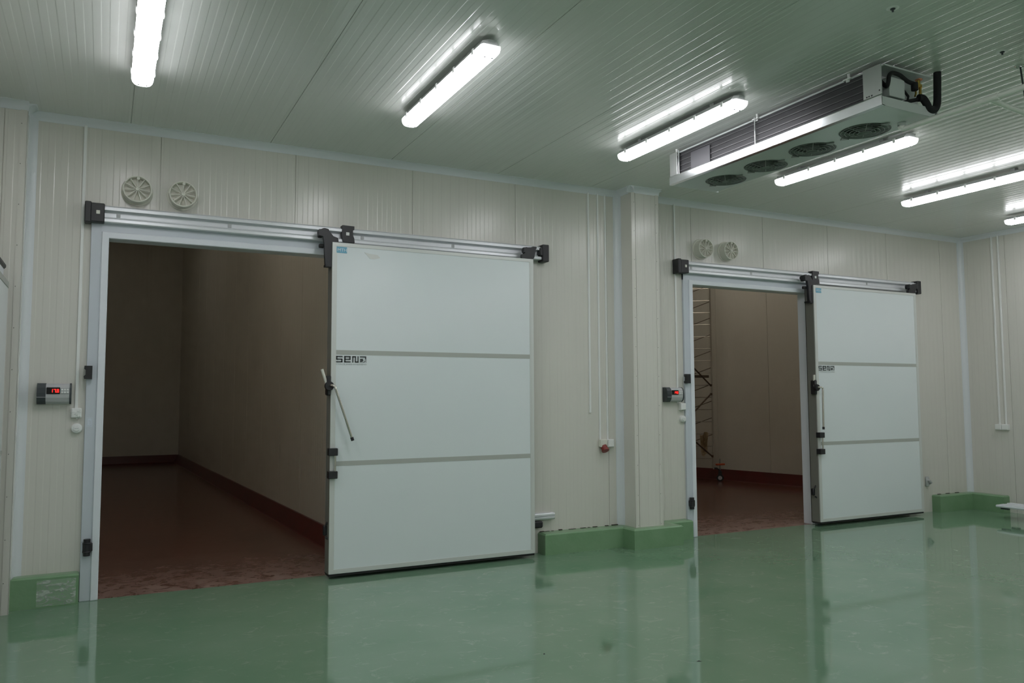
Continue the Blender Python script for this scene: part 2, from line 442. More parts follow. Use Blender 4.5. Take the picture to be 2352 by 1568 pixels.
# room one (left): long, deep
ribwall('wall_room_one_right', (2.16, .12), (1.64, 14.1), 1, HR, .35)
ribwall('wall_room_one_back', (-2.0, 14.1), (1.66, 14.1), -1, HR, .72)
ribwall('wall_room_one_left', (-1.9, .12), (-1.9, 14.1), -1, HR, .2)
def upstand(name, p, q, nrm_side, w=.10, h=.18):
    P, Q = Vector((*p, 0)), Vector((*q, 0)); U = (Q - P).normalized(); N = Vector((-U.y, U.x, 0)) * nrm_side
    prof = [(0, -.01), (0, h), (.025, h), (w * .6, h * .55), (w, .012), (w + .02, -.01)]
    b = MB(); vs = []
    for E_ in (P, Q): vs += [E_ + N * u + Vector((0, 0, v)) for u, v in prof]
    n = len(prof)
    b.add(vs, [(i, (i + 1) % n, n + (i + 1) % n, n + i) for i in range(n)]); b.add(vs[:n], [tuple(range(n))]); b.add(vs[n:], [tuple(range(n))])
    return struct(b.build(name, 'redcurb'))
upstand('baseboard_room_one_right', (2.16, .12), (1.64, 14.1), 1)
upstand('baseboard_room_one_back', (-1.9, 14.1), (1.66, 14.1), -1)
b = MB(); flat(b, (-2.2, 0, 0), (2.3, 0, 0), (2.3, 14.3, 0), (-2.2, 14.3, 0)); struct(b.build('floor_room_one', 'redfloor'))
b = MB(); flat(b, (-2.2, .12, HR), (2.3, .12, HR), (2.3, 14.3, HR), (-2.2, 14.3, HR)); struct(b.build('ceiling_room_one', 'inwall'))
# room two (right): its far right wall runs askew
ribwall('wall_room_two_right', (11.20, .12), (10.10, 4.72), 1, HR, .28)
ribwall('wall_room_two_corner', (10.10, 4.72), (9.30, 6.60), 1, HR, .9)
ribwall('wall_room_two_back', (3.9, 6.6), (9.35, 6.6), -1, HR, .1)
ribwall('wall_room_two_left', (3.9, .12), (3.9, 6.6), -1, HR, .1)
upstand('baseboard_room_two_right', (11.20, .12), (10.10, 4.72), 1, .09, .19)
upstand('baseboard_room_two_corner', (10.10, 4.72), (9.30, 6.60), 1, .09, .19)
b = MB(); flat(b, (3.7, 0, 0), (11.4, 0, 0), (11.4, 6.8, 0), (3.7, 6.8, 0)); struct(b.build('floor_room_two', 'redfloor'))
b = MB(); flat(b, (3.7, .12, HR), (11.4, .12, HR), (11.4, 6.8, HR), (3.7, 6.8, HR)); struct(b.build('ceiling_room_two', 'inwall'))

# ------------------------------------------------------------------ door frames
def door_frame(name, x0, x1, zt, catch_z=1.71, roller_z=.40):
    root = bpy.data.objects.new(name, None); COL.objects.link(root); root.location = (x0, 0, 0); struct(root)
    w = x1 - x0; h = zt
    def jamb(xa, s):
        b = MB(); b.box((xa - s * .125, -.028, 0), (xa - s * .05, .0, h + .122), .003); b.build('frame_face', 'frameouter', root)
        b = MB(); b.box((xa - s * .052, -.040, 0), (xa, .0, h + .052), .005)
        b.box((xa - s * .03, -.002, 0), (xa, WT + .004, h))
        return b.build('jamb', 'frame', root)
    jl = jamb(0, 1); jamb(w, -1)
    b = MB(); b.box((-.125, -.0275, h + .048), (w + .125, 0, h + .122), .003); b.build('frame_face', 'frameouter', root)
    b = MB(); b.box((-.05, -.0395, h), (w + .05, .0, h + .0515), .005)
    b.box((-.03, -.002, h), (w + .03, WT + .004, h + .03))
    b.build('lintel', 'frame', root)
    # latch keeper: C-shaped black block
    zc = catch_z
    b = MB(); b.extrude([(-.085, zc + .05), (-.138, zc + .05), (-.14, zc + .028), (-.130, zc + .018), (-.130, zc - .018), (-.142, zc - .03), (-.138, zc - .05), (-.085, zc - .05)], 'y', -.075, -.028)
    b.build('latch_keeper', 'black', root)
    zc = roller_z
    b = MB(); b.tube([(-.083, -.052, zc - .062), (-.083, -.052, zc + .062)], .024, 16); b.box((-.11, -.06, zc - .03), (-.045, -.026, zc + .03), .004)
    b.ring((-.083, -.052, zc + .032), .026, .005, 'z', 20, 6); b.ring((-.083, -.052, zc - .032), .026, .005, 'z', 20, 6)
    b.build('guide_roller', 'black', root)
    b = MB(); b.box((-.112, -.0292, 1.30), (-.075, -.028, 1.37)); lb = b.build('label_plate', 'label', root)
    b = MB()
    for p, q in (((-.108, 1.305), (-.079, 1.3065)), ((-.108, 1.3635), (-.079, 1.365)), ((-.1075, 1.305), (-.1065, 1.365)), ((-.0805, 1.305), (-.0795, 1.365)), ((-.1, 1.342), (-.088, 1.3435)), ((-.0895, 1.315), (-.088, 1.3435))):
        b.box((p[0], -.0297, p[1]), (q[0], -.029, q[1]))
    b.build('label_print', 'inklight', lb)
    return root
door_frame('door_1', O1[0], O1[1], O1[2], 1.71, .40)
door_frame('door_2', O2[0], O2[1], O2[2], 1.705, .365)

# ------------------------------------------------------------------ lettering
def text_mb(txt, size, sx=1.0):
    cu = bpy.data.curves.new('t', 'FONT'); cu.body = txt; cu.size = size; cu.align_x = 'LEFT'; cu.extrude = .0006
    o = bpy.data.objects.new('t', cu); COL.objects.link(o)
    dg = bpy.context.evaluated_depsgraph_get(); me = o.evaluated_get(dg).to_mesh()
    b = MB(); b.add([(v.co.x * sx, -v.co.z, v.co.y) for v in me.vertices], [tuple(p.vertices) for p in me.polygons])
    o.evaluated_get(dg).to_mesh_clear(); bpy.data.objects.remove(o); bpy.data.curves.remove(cu)
    return b

def logo_mb():
    """blocky letters s e n and the square sign, 0.262 wide, 0.055 high, origin lower left, face at y=-.001"""
    b = MB(); t = .0105; W = .056; Hh = .055
    def r(x0, z0, x1, z1): b.box((x0, -.0012, z0), (x1, 0, z1))
    def hbar(x, z, w=W): r(x, z, x + w, z + t)
    mid = (Hh - t) / 2
    x = 0          # S
    hbar(x, Hh - t); hbar(x, mid); hbar(x, 0); r(x, mid, x + t * 1.1, Hh); r(x + W - t * 1.1, 0, x + W, mid + t)
    x = .070       # e
    hbar(x, Hh - t); hbar(x, mid); hbar(x, 0); r(x, 0, x + t * 1.2, Hh); r(x + W - t * 1.1, mid, x + W, Hh)
    x = .140       # N
    r(x, 0, x + t, Hh); r(x, Hh - t, x + .033, Hh); r(x + .023, 0, x + .033, Hh); r(x + .023, 0, x + .056, t); r(x + .046, 0, x + .056, Hh)
    x = .207       # square sign: bar, corner, wedge and a curved sweep
    hbar(x, Hh - t); r(x + W - t, .028, x + W, Hh); r(x + W - .003, 0, x + W, .03)
    b.extrude([(x + .002, .034), (x + .032, .034), (x + .026, .026), (x + .034, .015), (x + .010, .003), (x + .002, .003)], 'y', -.0012, 0)
    b.extrude([(x + .030, .0), (x + .012, .0), (x + .030, .004), (x + .040, .009), (x + .046, .022), (x + .049, .016), (x + .044, .005)], 'y', -.0012, 0)
    return b

# ------------------------------------------------------------------ sliding doors
YF, YK = -.20, -.085      # front and back face of the leaf
def sliding_door(loc, w, h, z0, label, lever_tilt, group=None):
    d = thing('sliding_door', label, 'door', loc, group)
    h0 = h                                    # local z is world z
    b = MB(); b.box((.006, YF + .004, z0 + .012), (w - .006, YK, h0 - .004)); b.build('leaf_panel', 'door', d)
    e = .030
    b = MB(); b.box((.0, YF, z0 + .015), (e, YF + .02, h0)); b.box((w - e, YF, z0 + .015), (w, YF + .02, h0))
    b.box((e, YF, h0 - e), (w - e, YF + .02, h0)); b.box((e, YF, z0 + .015), (w - e, YF + .02, z0 + .05))
    b.box((e, YF + .0015, z0 + .05), (e + .012, YF + .02, h0 - e)); b.box((w - e - .012, YF + .0015, z0 + .05), (w - e, YF + .02, h0 - e))
    b.build('edge_frame', 'trim', d)
    b = MB(); b.box((-.001, YF + .012, z0 + .012), (.012, YK + .012, h0 - .002)); b.box((w - .012, YF + .012, z0 + .012), (w + .001, YK + .012, h0 - .002)); b.build('side_profile', 'darkedge', d)
    b = MB(); b.box((.002, YF + .010, z0 - .008), (w - .002, YK + .01, z0 + .016)); b.box((.0, YK + .006, z0 + .0), (.02, YK + .022, h0 - .03)); b.build('gasket', 'rubber', d)
    for zz in (1.897, .957):
        b = MB(); b.box((e, YF + .0025, zz - .020), (w - e, YF + .01, zz + .020)); b.build('joint_strip', 'grey', d)
    # hangers
    H1 = [(-.116, .101), (-.104, .105), (-.058, .118), (-.031, .112), (-.024, .096), (.010, .055), (.051, .042), (.056, .015), (.056, -.01), (-.003, -.01), (-.003, -.216), (-.054, -.215), (-.061, -.129), (-.066, -.012), (-.077, .047), (-.113, .054)]
    b = MB(); b.extrude([(x, h0 + z) for x, z in H1], 'y', -.185, -.150); b.lathe([(0, 0), (.033, 0), (.036, .006), (.036, .03), (.030, .036), (0, .036)], (-.055, -.150, h0 + .092), 'y', 20)
    b.box((-.05, -.19, h0 - .21), (-.003, -.10, h0 - .19)); hb = b.build('hanger_bracket', 'black', d)
    b = MB(); b.box((-.108, -.15, h0 + .045), (-.066, -.095, h0 + .115), .008); b.tube([(-.085, -.15, h0 + .09), (-.085, -.09, h0 + .09)], .022, 14); b.build('rubber_buffer', 'rubber', hb)
    b = MB(); b.box((-.100, -.15, h0 - .045), (-.055, -.11, h0 - .012), .006); b.build('seal_block', 'rubber', hb)
    H2 = [(-.115, .0), (-.115, .03), (-.113, .043), (-.096, .047), (-.078, .063), (-.093, .064), (-.093, .112), (-.002, .120), (.005, .128), (.040, .128), (.050, .118), (.037, .100), (.022, .025), (.0, -.01)]
    b = MB(); b.extrude([(w + x, h0 + z) for x, z in H2], 'y', -.185, -.150); b.lathe([(0, 0), (.033, 0), (.033, .045), (0, .045)], (w - .045, -.150, h0 + .092), 'y', 20); b.build('hanger_bracket', 'black', d)
    # lever handle on the leading edge
    b = MB(); b.box((-.034, -.212, 1.53), (.001, -.135, 1.70), .010); b.lathe([(0, 0), (.036, 0), (.040, .01), (.038, .035), (.0, .04)], (-.018, -.235, 1.61), 'y', 20)
    lv = b.build('lever_mount', 'black', d)
    ct, st = math.cos(lever_tilt), math.sin(lever_tilt)
    P0 = Vector((-.010, -.245, 1.615)); dirv = Vector((st, 0, -ct)); L = .48
    P1 = P0 + Vector((.026, -.03, -.01))
    b = MB(); b.tube([P0 + Vector((-.01, .04, 0)), P0, P0 + Vector((.012, -.022, -.001)), P1, P1 + dirv * .03, P1 + dirv * (L - .03)], .0105, 12); b.build('lever_rod', 'steel', lv)
    b = MB(); b.tube([P1 + dirv * (L - .03), P1 + dirv * L], .014, 12); b.build('lever_tip', 'black', lv)
    b = MB(); Q0 = Vector((-.022, -.185, 1.60))
    b.tube([Q0, Q0 + Vector((-st, 0, ct)) * .16], .013, 10); b.build('inner_lever', 'cream', lv)
    # grab handle low on the leading edge
    for zz in (.868, 1.058):
        b = MB(); b.box((-.022, -.252, zz - .031), (.054, -.185, zz + .031), .004); gm = b.build('grab_handle_mount', 'black', d)
    b = MB(); b.tube([(.036, -.232, .868), (.036, -.232, 1.058)], .0085, 12); b.build('grab_handle_bar', 'steel', d)
    # guide on the leading edge, close to the floor
    b = MB(); b.box((-.030, -.13, .355), (.0, -.09, .435), .006); b.tube([(-.018, -.14, .44), (.0, -.14, .47)], .008, 8); b.tube([(-.018, -.14, .345), (.004, -.15, .33)], .009, 8); b.build('floor_guide', 'black', d)
    # sticker with three letters
    b = MB(); b.box((.036, YF - .0005, h0 - .088), (.126, YF + .004, h0 - .036)); stk = b.build('maker_sticker', 'blue', d)
    t = text_mb('MTH', .038, 1.05); t.xf(Matrix.Translation((.042, YF - .0012, h0 - .076))); t.build('sticker_lettering', 'door', stk)
    lg = logo_mb(); lg.xf(Matrix.Translation((.042, YF + .0025, 1.812))); lgo = lg.build('printed_logo', 'ink', d)
    t = text_mb('COOLING SYSTEMS', .0155, 1.0)
    xs = [v[0] for v in t.v]; k = .268 / (max(xs) - min(xs)); t.v = [(v[0] * k, v[1], v[2]) for v in t.v]
    t.xf(Matrix.Translation((.040, YF + .0022, 1.792))); t.build('logo_small_text', 'inklight', lgo)
    return d
d1 = sliding_door((1.704, 0, 0), 1.956, 2.841, .032, 'larger, nearer white cold room door slid open, black-tipped steel lever hanging at a slant', math.radians(19), 'white sliding cold room doors')
d2 = sliding_door((7.433, 0, 0), 1.831, 2.823, .040, 'farther white cold room door slid open, right of the scaffold doorway, lever hanging straight', math.radians(-1), 'white sliding cold room doors')
b = MB(); b.extrude([(.28, 2.775), (.33, 2.765), (.40, 2.76), (.425, 2.735), (.37, 2.72), (.33, 2.722), (.31, 2.745)], 'y', YF + .002, YF + .0045); b.build('scuff_mark', 'trim', d1)

# ------------------------------------------------------------------ door rails
def rail(x0, x1, z, label, stop_x, tabs, capL, capR, group):
    r = thing('door_rail', label, 'door rail', (x0, 0, z), group)
    L = x1 - x0
    prof = [(0, .137), (-.045, .137), (-.055, .128), (-.052, .122), (-.085, .118), (-.088, .094), (-.050, .090), (-.042, .082), (-.042, .048), (-.056, .044), (-.054, .036), (-.078, .028), (-.080, .006), (-.074, 0), (0, 0)]
    b = MB(); b.extrude(prof, 'x', 0, L); b.build('rail_profile', 'alu', r)
    for t in tabs:
        b = MB(); b.box((t - x0 - .014, -.0455, .050), (t - x0 + .014, -.04, .078), .001); b.build('screw_cover', 'greyplastic', r)
    # left cap
    a, c = capL
    b = MB(); b.box((a - x0, -.105, -.012), (a - x0 + .045, 0, .148), .006); b.box((a - x0 + .04, -.102, -.006), (c - x0, 0, .140), .006); cp = b.build('end_cap', 'black', r)
    b = MB(); b.box((c - x0 - .058, -.106, .055), (c - x0 - .032, -.100, .083), .002); b.build('cap_plug', 'cream', cp)
    a, c = capR
    b = MB(); b.box((a - x0 + .030, -.105, -.02), (c - x0, 0, .150), .006); b.box((a - x0, -.10, .035), (a - x0 + .04, -.03, .115), .008); b.build('end_cap', 'black', r)
    s = stop_x - x0
    b = MB(); b.extrude([(s, .150), (s + .106, .148), (s + .106, .118), (s + .094, .110), (s + .094, .068), (s + .106, .040), (s + .110, .0), (s + .008, .004), (s - .002, .065), (s - .004, .09), (s, .108)], 'y', -.102, -.03)
    st = b.build('rail_stop', 'black', r)
    b = MB(); b.box((s + .032, -.1035, .062), (s + .062, -.100, .090), .002); b.build('stop_plug', 'white', st)
    return r
rail(-.05, 3.87, 2.868, 'aluminium sliding rail above the left, nearer doorway, black end caps', 1.815, (.06, .885, 2.01, 2.885), (-.172, -.036), (3.79, 3.893), 'sliding door rails on the wall')
rail(5.60, 9.47, 2.862, 'aluminium sliding rail above the right, farther doorway beyond the pillar', 7.535, (5.73, 6.61, 7.70, 8.55), (5.505, 5.655), (9.415, 9.515), 'sliding door rails on the wall')

# lower guide rail stubs showing past the open doors
for (x0, x1, z, lab) in ((2.6, 3.962, .322, 'short aluminium guide rail low on the wall behind the larger door'),):
    g = thing('guide_rail', lab, 'guide rail', (x0, 0, z))
    b = MB(); b.extrude([(0, 0), (-.05, 0), (-.058, .012), (-.058, .024), (-.05, .03), (-.058, .036), (-.058, .052), (-.05, .062), (0, .062)], 'x', 0, x1 - x0); b.build('rail_profile', 'alu', g)
    b = MB(); b.box((x1 - x0 - .34, -.066, -.075), (x1 - x0 - .135, -.01, -.01), .012); b.build('rail_stopper', 'black', g)
b = MB(); b.tube([(9.585, 0, .42), (9.60, -.05, .41), (9.625, -.055, .385), (9.63, 0, .35)], .014, 10); b.box((9.57, -.03, .33), (9.63, 0, .46), .01)
tag(b.build('wall_hook', 'greyplastic'), 'small grey guide hook low on the wall beside the farther door', 'hook')

# ------------------------------------------------------------------ door three, on the left side wall
d3 = thing('side_door', 'white door leaf on the left wall, only its edge in view', 'door', (-.62, -.36, 0))
b = MB(); b.box((-.075, -2.2, .03), (0, 0, 2.30), .004); b.build('leaf_panel', 'door', d3)
b = MB(); b.box((-.07, -2.2, 2.285), (.004, 0, 2.33), .003); b.box((-.078, -.03, .03), (-.002, .003, 2.29)); b.build('edge_frame', 'grey', d3)
b = MB(); b.box((0, -2.2, 1.13), (.0035, 0, 1.155)); b.build('joint_strip', 'grey', d3)
r3 = thing('side_door_rail', 'rail over the white door on the left wall, black end cap', 'door rail', (-.70, -.30, 2.34))
b = MB(); b.box((-.10, -2.6, 0), (.045, -.02, .09), .004); b.build('rail_profile', 'frame', r3)
b = MB(); b.box((-.10, -.5, .085), (.058, .0, .125), .012); b.build('end_cap', 'black', r3)

# ------------------------------------------------------------------ lamps
def lamp(label, loc, group):
    L = thing('ceiling_lamp', label, 'ceiling lamp', loc, group)
    hl = .735
    # housing: shallow tray
    def sec(w_top, w_bot, zt, zb, l0, name, m, par, cham=.03):
        out_t = [(-w_top, -l0 + cham), (-w_top + cham, -l0), (w_top - cham, -l0), (w_top, -l0 + cham), (w_top, l0 - cham), (w_top - cham, l0), (-w_top + cham, l0), (-w_top, l0 - cham)]
        k = w_bot / w_top
        b = MB(); n = 8
        vs = [(x, y, zt) for x, y in out_t]; vs += [(x * k, y - math.copysign((w_top - w_bot), y), zb) for x, y in out_t]
        b.add(vs, [tuple(range(n)), tuple(range(n, 2 * n))[::-1]] + [(i, (i + 1) % n, n + (i + 1) % n, n + i) for i in range(n)])
        return b.build(name, m, par)
    sec(.052, .066, -.032, -.062, hl, 'housing', 'lamphouse', L)
    # diffuser: rounded trough, the last 4 cm at each end is plastic with a faint glow added
    prof = [(-.066, -.062), (-.066, -.076), (-.060, -.096), (-.048, -.110), (-.030, -.117), (0, -.119), (.030, -.117), (.048, -.110), (.060, -.096), (.066, -.076), (.066, -.062)]
    b = MB(); b.extrude(prof, 'y', -hl + .035, hl - .035, True); df = b.build('diffuser', 'lamp', L)
    df.data.materials.append(M['lampside'])
    for pl_ in df.data.polygons:
        if abs(pl_.normal.x) > .62: pl_.material_index = 1
    for s in (-1, 1):
        b = MB(); n = len(prof); rings = []
        for t, k in ((0, 1.0), (.012, .985), (.024, .93), (.034, .84)):
            rings.append([(x * k, s * (hl - .035 + t), -.062 + (z + .062) * k) for x, z in prof])
        vs = [p for R in rings for p in R]
        b.add(vs, [(i * n + j, i * n + (j + 1) % n, (i + 1) * n + (j + 1) % n, (i + 1) * n + j) for i in range(3) for j in range(n)] + [tuple(range(3 * n, 4 * n))], True)
        ec = b.build('end_cap', 'lampend', L)
        for q in (-.024, .024):
            b = MB(); b.lathe([(0, 0), (.007, .0), (.007, .004), (0, .004)], (q, s * (hl - .055), -.1215), 'z', 10)
            b.build('cap_screw', 'charcoal', ec)
    for s in (-1, 1):
        for t in (-.60, -.30, 0, .30, .60):
            b = MB(); b.box((s * .064, t - .012, -.082), (s * .073, t + .012, -.046), .002); b.build('clip', 'white', L)
    for t in (-.45, .45):
        b = MB(); b.box((-.03, t - .02, -.034), (.03, t + .02, 0)); b.build('mounting_foot', 'lamphouse', L)
    return L
G1 = 'tube lamps in a row on the ceiling'
lamp0 = lamp('leftmost lit tube lamp, running out of the top of the picture', (.165, -1.95, H), G1)
spots = [(2.012, -1.985, 'lit tube lamp above the nearer doorway and door, second from the left'),
         (3.985, -1.985, 'lit tube lamp directly left of the air cooler'),
         (5.83, -1.99, 'lit tube lamp directly right of the air cooler fans'),
         (7.72, -1.96, 'lit tube lamp near the right edge, second from the right'),
         (9.66, -1.90, 'rightmost lit tube lamp, cut by the picture edge above the far corner')]
for x, y, lab in spots:
    c = copy_tree(lamp0); c.location = (x, y, H); c['label'] = lab
back = thing('ceiling_lamp', 'unseen tube lamp added on the ceiling farther back in the hall', 'ceiling lamp', (.165, -6.2, H), 'added tube lamps behind the viewer')
for ch in list(lamp0.children):
    if ch.name.startswith(('diffuser', 'housing')):
        cc = ch.copy(); COL.objects.link(cc); cc.parent = back
for y in (-6.2, -8.7, -11.2, -13.7, -16.2, -18.7, -21.2, -23.7):  # unseen rows added behind the camera to light walls and rooms
    for x in (.9, 3.8, 6.7):
        if (x, y) == (.9, -6.2): back.location = (x, y, H); continue
        c = copy_tree(back); c.location = (x, y, H)

# unseen fill lamps added high in the two cold rooms to brighten them
for x, y, m_, lab in ((.4, 2.4, 'lampfill1', 'unseen fill lamp added under the high ceiling of the left cold room, near its door'), (-.9, 9.0, 'lampfill3', 'unseen fill lamp added under the high ceiling of the left cold room, far from its door'), (8.3, 3.2, 'lampfill2', 'unseen fill lamp added under the high ceiling of the right cold room')):
    L = thing('fill_lamp', lab, 'ceiling lamp', (x, y, HR))
    b = MB(); b.box((-.06, -.73, -.05), (.06, .73, 0), .008); b.build('housing', 'lamphouse', L)
    b = MB(); b.extrude([(-.06, -.05), (-.05, -.09), (0, -.105), (.05, -.09), (.06, -.05)], 'y', -.70, .70, True); b.build('diffuser', m_, L)

# ------------------------------------------------------------------ air cooler on the ceiling
AX0, AX1, AY0, AY1, AZ = 4.375, 4.93, -1.40, -3.55, 3.36
YC = -3.42        # end of the coil, the pipe bay lies beyond
ac = thing('ceiling_air_cooler', 'long ceiling air cooler with four round fans and black pipes', 'air cooler', (4.65, -2.45, AZ))
def W(b): b.xf(Matrix.Translation((-4.65, 2.45, -AZ))); return b     # world to cooler-local
fans = [(4.70, -1.75), (4.70, -2.215), (4.70, -2.69), (4.70, -3.155)]
FR = .172
b = MB()
ys = [AY0, -1.98, -2.452, -2.922, YC + .03]
for i, (fx, fy) in enumerate(fans):       # fan plate with round holes
    x0, x1, ya, yb = AX0 + .03, AX1 - .035, ys[i + 1], ys[i]
    n = 48; inn = []; out = []
    for k in range(n):
        a = 2 * PI * k / n; cx_, sy_ = math.cos(a), math.sin(a)
        inn.append((fx + FR * cx_, fy + FR * sy_, AZ))
        tx = ((x1 - fx) / cx_) if cx_ > 1e-9 else ((x0 - fx) / cx_ if cx_ < -1e-9 else 1e9)
        ty = ((yb - fy) / sy_) if sy_ > 1e-9 else ((ya - fy) / sy_ if sy_ < -1e-9 else 1e9)
        t = min(tx, ty); out.append((fx + t * cx_, fy + t * sy_, AZ))
    cs = [(x0, ya), (x1, ya), (x1, yb), (x0, yb)]
    b.add(inn + out, [(k, (k + 1) % n, n + (k + 1) % n, n + k) for k in range(n)])
    for cx2, cy2 in cs:      # corner triangles
        a = math.atan2(cy2 - fy, cx2 - fx) % (2 * PI); k = int(a / (2 * PI) * n)
        b.add([out[k], out[(k + 1) % n], (cx2, cy2, AZ)], [(0, 1, 2)])
    b.lathe([(FR, 0), (FR - .004, .012), (FR - .008, .06)], (fx, fy, AZ), 'z', 48)
flat(b, (AX0 + .03, YC + .03, AZ), (AX1 - .035, YC + .03, AZ), (AX1 - .035, AY1, AZ), (AX0 + .03, AY1, AZ))
W(b).build('fan_plate', 'casing', ac)
b = MB()       # bright folded skirt on the left side, and edges
b.extrude([(AX0, AZ + .072), (AX0 - .002, AZ + .066), (AX0 + .001, AZ + .005), (AX0 + .03, AZ), (AX0 + .032, AZ + .004), (AX0 + .006, AZ + .01), (AX0 + .006, AZ + .072)], 'y', AY1, AY0)
W(b).build('skirt', 'galv', ac)
b = MB(); b.extrude([(AX1 - .036, AZ), (AX1, AZ + .03), (AX1 + .0, AZ + .07), (AX1 - .005, AZ + .07), (AX1 - .006, AZ + .034), (AX1 - .038, AZ + .004)], 'y', AY1, AY0)
b.box((AX0 + .005, AY0, AZ + .001), (AX1, AY0 + .004, AZ + .07)); W(b).build('drip_tray', 'casing', ac)
b = MB(); b.box((AX0 + .004, AY1, AZ + .001), (AX1 - .03, AY1 + .004, AZ + .062)); b.box((4.62, AY1 + .004, AZ + .052), (4.64, YC, AZ + .066)); W(b).build('tray_lip', 'casing', ac)
b = MB()       # top sheet and end sheets
b.box((AX0 + .04, AY1 + .0, H - .045), (AX1 - .04, AY0, H - .035)); b.box((AX0 + .02, YC, AZ + .03), (AX1 - .02, YC + .006, H - .04)); b.box((AX0 + .02, AY0 - .006, AZ + .03), (AX1 - .02, AY0, H - .04))
b.box((AX0 + .016, -3.35, AZ + .006), (AX0 + .10, -3.22, AZ + .016))
W(b).build('casing', 'casing', ac)
for q0, q1 in ((AY1, YC + .01), (AY0 - .10, AY0)):
    b = MB(); b.box((AX0 + .004, q0, AZ + .076), (AX0 + .012, q1, H - .04), .002); W(b).build('side_cover', 'sidesheet', ac)
b = MB()
for q in (-3.438, -3.455, -3.475): b.box((AX0 + .002, q - .005, AZ + .084), (AX0 + .0045, q + .005, AZ + .092))
b.box((AX0 + .002, -3.538, AZ + .10), (AX0 + .0045, -3.53, AZ + .108)); W(b).build('casing_slots', 'black', ac)
b = MB(); b.box((AX0 + .035, YC + .006, AZ + .06), (AX1 - .035, AY0 - .10, H - .05)); coil = W(b).build('coil', 'coil', ac)
for k in range(4):
    z = AZ + .105 + k * .045
    b = MB(); b.box((AX0 + .029, YC + .01, z - .003), (AX0 + .036, AY0 - .10, z + .003)); W(b).build('coil_wire', 'coilrib', coil)
b = MB(); b.box((AX0 + .024, -1.90, AZ + .078), (AX0 + .027, -1.66, H - .09)); W(b).build('cover_sheet', 'film', coil)
for yv in (AY0 - .11, -2.42):
    b = MB(); b.tube([(AX0 + .018, yv, AZ + .06), (AX0 + .018, yv, H - .03)], .005, 8); W(b).build('tie_rod', 'galv', ac)
b = MB(); b.box((AX0 + .06, -3.32, H - .04), (AX0 + .085, AY0 - .02, H - .022)); W(b).build('mounting_rail', 'casing', ac)
for yv in (AY0 - .05, -2.42, -3.27):
    b = MB(); b.box((AX0 + .02, yv - .03, H - .045), (AX0 + .09, yv + .03, H - .036)); b.tube([(AX0 + .045, yv, H - .05), (AX0 + .045, yv, H)], .009, 8); b.lathe([(0, 0), (.018, 0), (.018, .014), (0, .014)], (AX0 + .045, yv, H - .060), 'z', 6, False)
    W(b).build('hanging_bolt', 'white', ac)
for fx, fy in fans:
    b = MB()
    for rr in (.155, .128, .100, .072, .044): b.ring((fx, fy, AZ - .004 - (.155 - rr) * .10), rr, .0022, 'z', 48, 6)
    b.ring((fx, fy, AZ + .002), .168, .004, 'z', 48, 6)
    for k in range(8):
        a = 2 * PI * k / 8 + PI / 8 * 0
        b.tube([(fx + .168 * math.cos(a), fy + .168 * math.sin(a), AZ + .0), (fx + .04 * math.cos(a), fy + .04 * math.sin(a), AZ - .016)], .0028, 6)
    for s in (-1, 1):
        b.add([(fx - .035, fy + s * .160, AZ - .003), (fx + .035, fy + s * .160, AZ - .003), (fx, fy + s * .205, AZ - .003), (fx - .035, fy + s * .160, AZ - .010), (fx + .035, fy + s * .160, AZ - .010), (fx, fy + s * .205, AZ - .008)],
              [(0, 2, 1), (3, 4, 5), (0, 1, 4, 3), (1, 2, 5, 4), (2, 0, 3, 5)])
    g = W(b).build('fan_guard', 'wire', ac)
    b = MB(); b.lathe([(0, .012), (.045, .012), (.052, .02), (.052, .05), (0, .05)], (fx, fy, AZ), 'z', 24)
    for k in range(6):
        a = 2 * PI * k / 6 + .3; u = Vector((math.cos(a), math.sin(a), 0)); v = Vector((-math.sin(a), math.cos(a), 0)); c0 = Vector((fx, fy, AZ + .035))
        b.add([c0 + u * .045 - v * .025 + Vector((0, 0, -.012)), c0 + u * .045 + v * .025 + Vector((0, 0, .012)), c0 + u * .158 + v * .055 + Vector((0, 0, .010)), c0 + u * .150 - v * .045 + Vector((0, 0, -.012))], [(0, 1, 2, 3)])
    W(b).build('fan_blades', 'fandark', g)
b = MB(); b.box((4.475, -3.535, AZ + .085), (4.625, YC - .005, AZ + .215), .003); cb = W(b).build('terminal_box', 'casing', ac)
b = MB(); b.tube([(4.69, -3.47, AZ + .19), (4.705, -3.50, AZ + .13), (4.69, -3.50, AZ + .08), (4.66, -3.49, AZ + .06)], .008, 8); W(b).build('sensor_cable', 'foam', ac)
# refrigerant pipework
def smooth_path(pts, k=5):
    P = [Vector(p) for p in pts]; out = []
    for i in range(len(P) - 1):
        p0 = P[max(i - 1, 0)]; p1 = P[i]; p2 = P[i + 1]; p3 = P[min(i + 2, len(P) - 1)]
        for j in range(k):
            t = j / k
            out.append(.5 * ((2 * p1) + (p2 - p0) * t + (2 * p0 - 5 * p1 + 4 * p2 - p3) * t * t + (3 * p1 - p0 - 3 * p2 + p3) * t ** 3))
    out.append(P[-1]); return out
b = MB(); b.tube(smooth_path([(4.935, -3.555, H), (4.93, -3.553, 3.55), (4.925, -3.55, 3.46), (4.895, -3.55, 3.415), (4.845, -3.55, 3.412), (4.815, -3.55, 3.445), (4.795, -3.54, 3.478), (4.765, -3.53, 3.48)]), .0245, 16)
tag(b.build('insulated_pipe', 'foam'), 'thick black insulated pipe making a U bend at the cooler end', 'pipe', 'black insulated pipes')
b = MB(); b.tube(smooth_path([(4.775, -3.52, 3.475), (4.70, -3.50, 3.455), (4.64, -3.49, 3.435)]), .013, 10); W(b).build('suction_pipe', 'foam', ac)
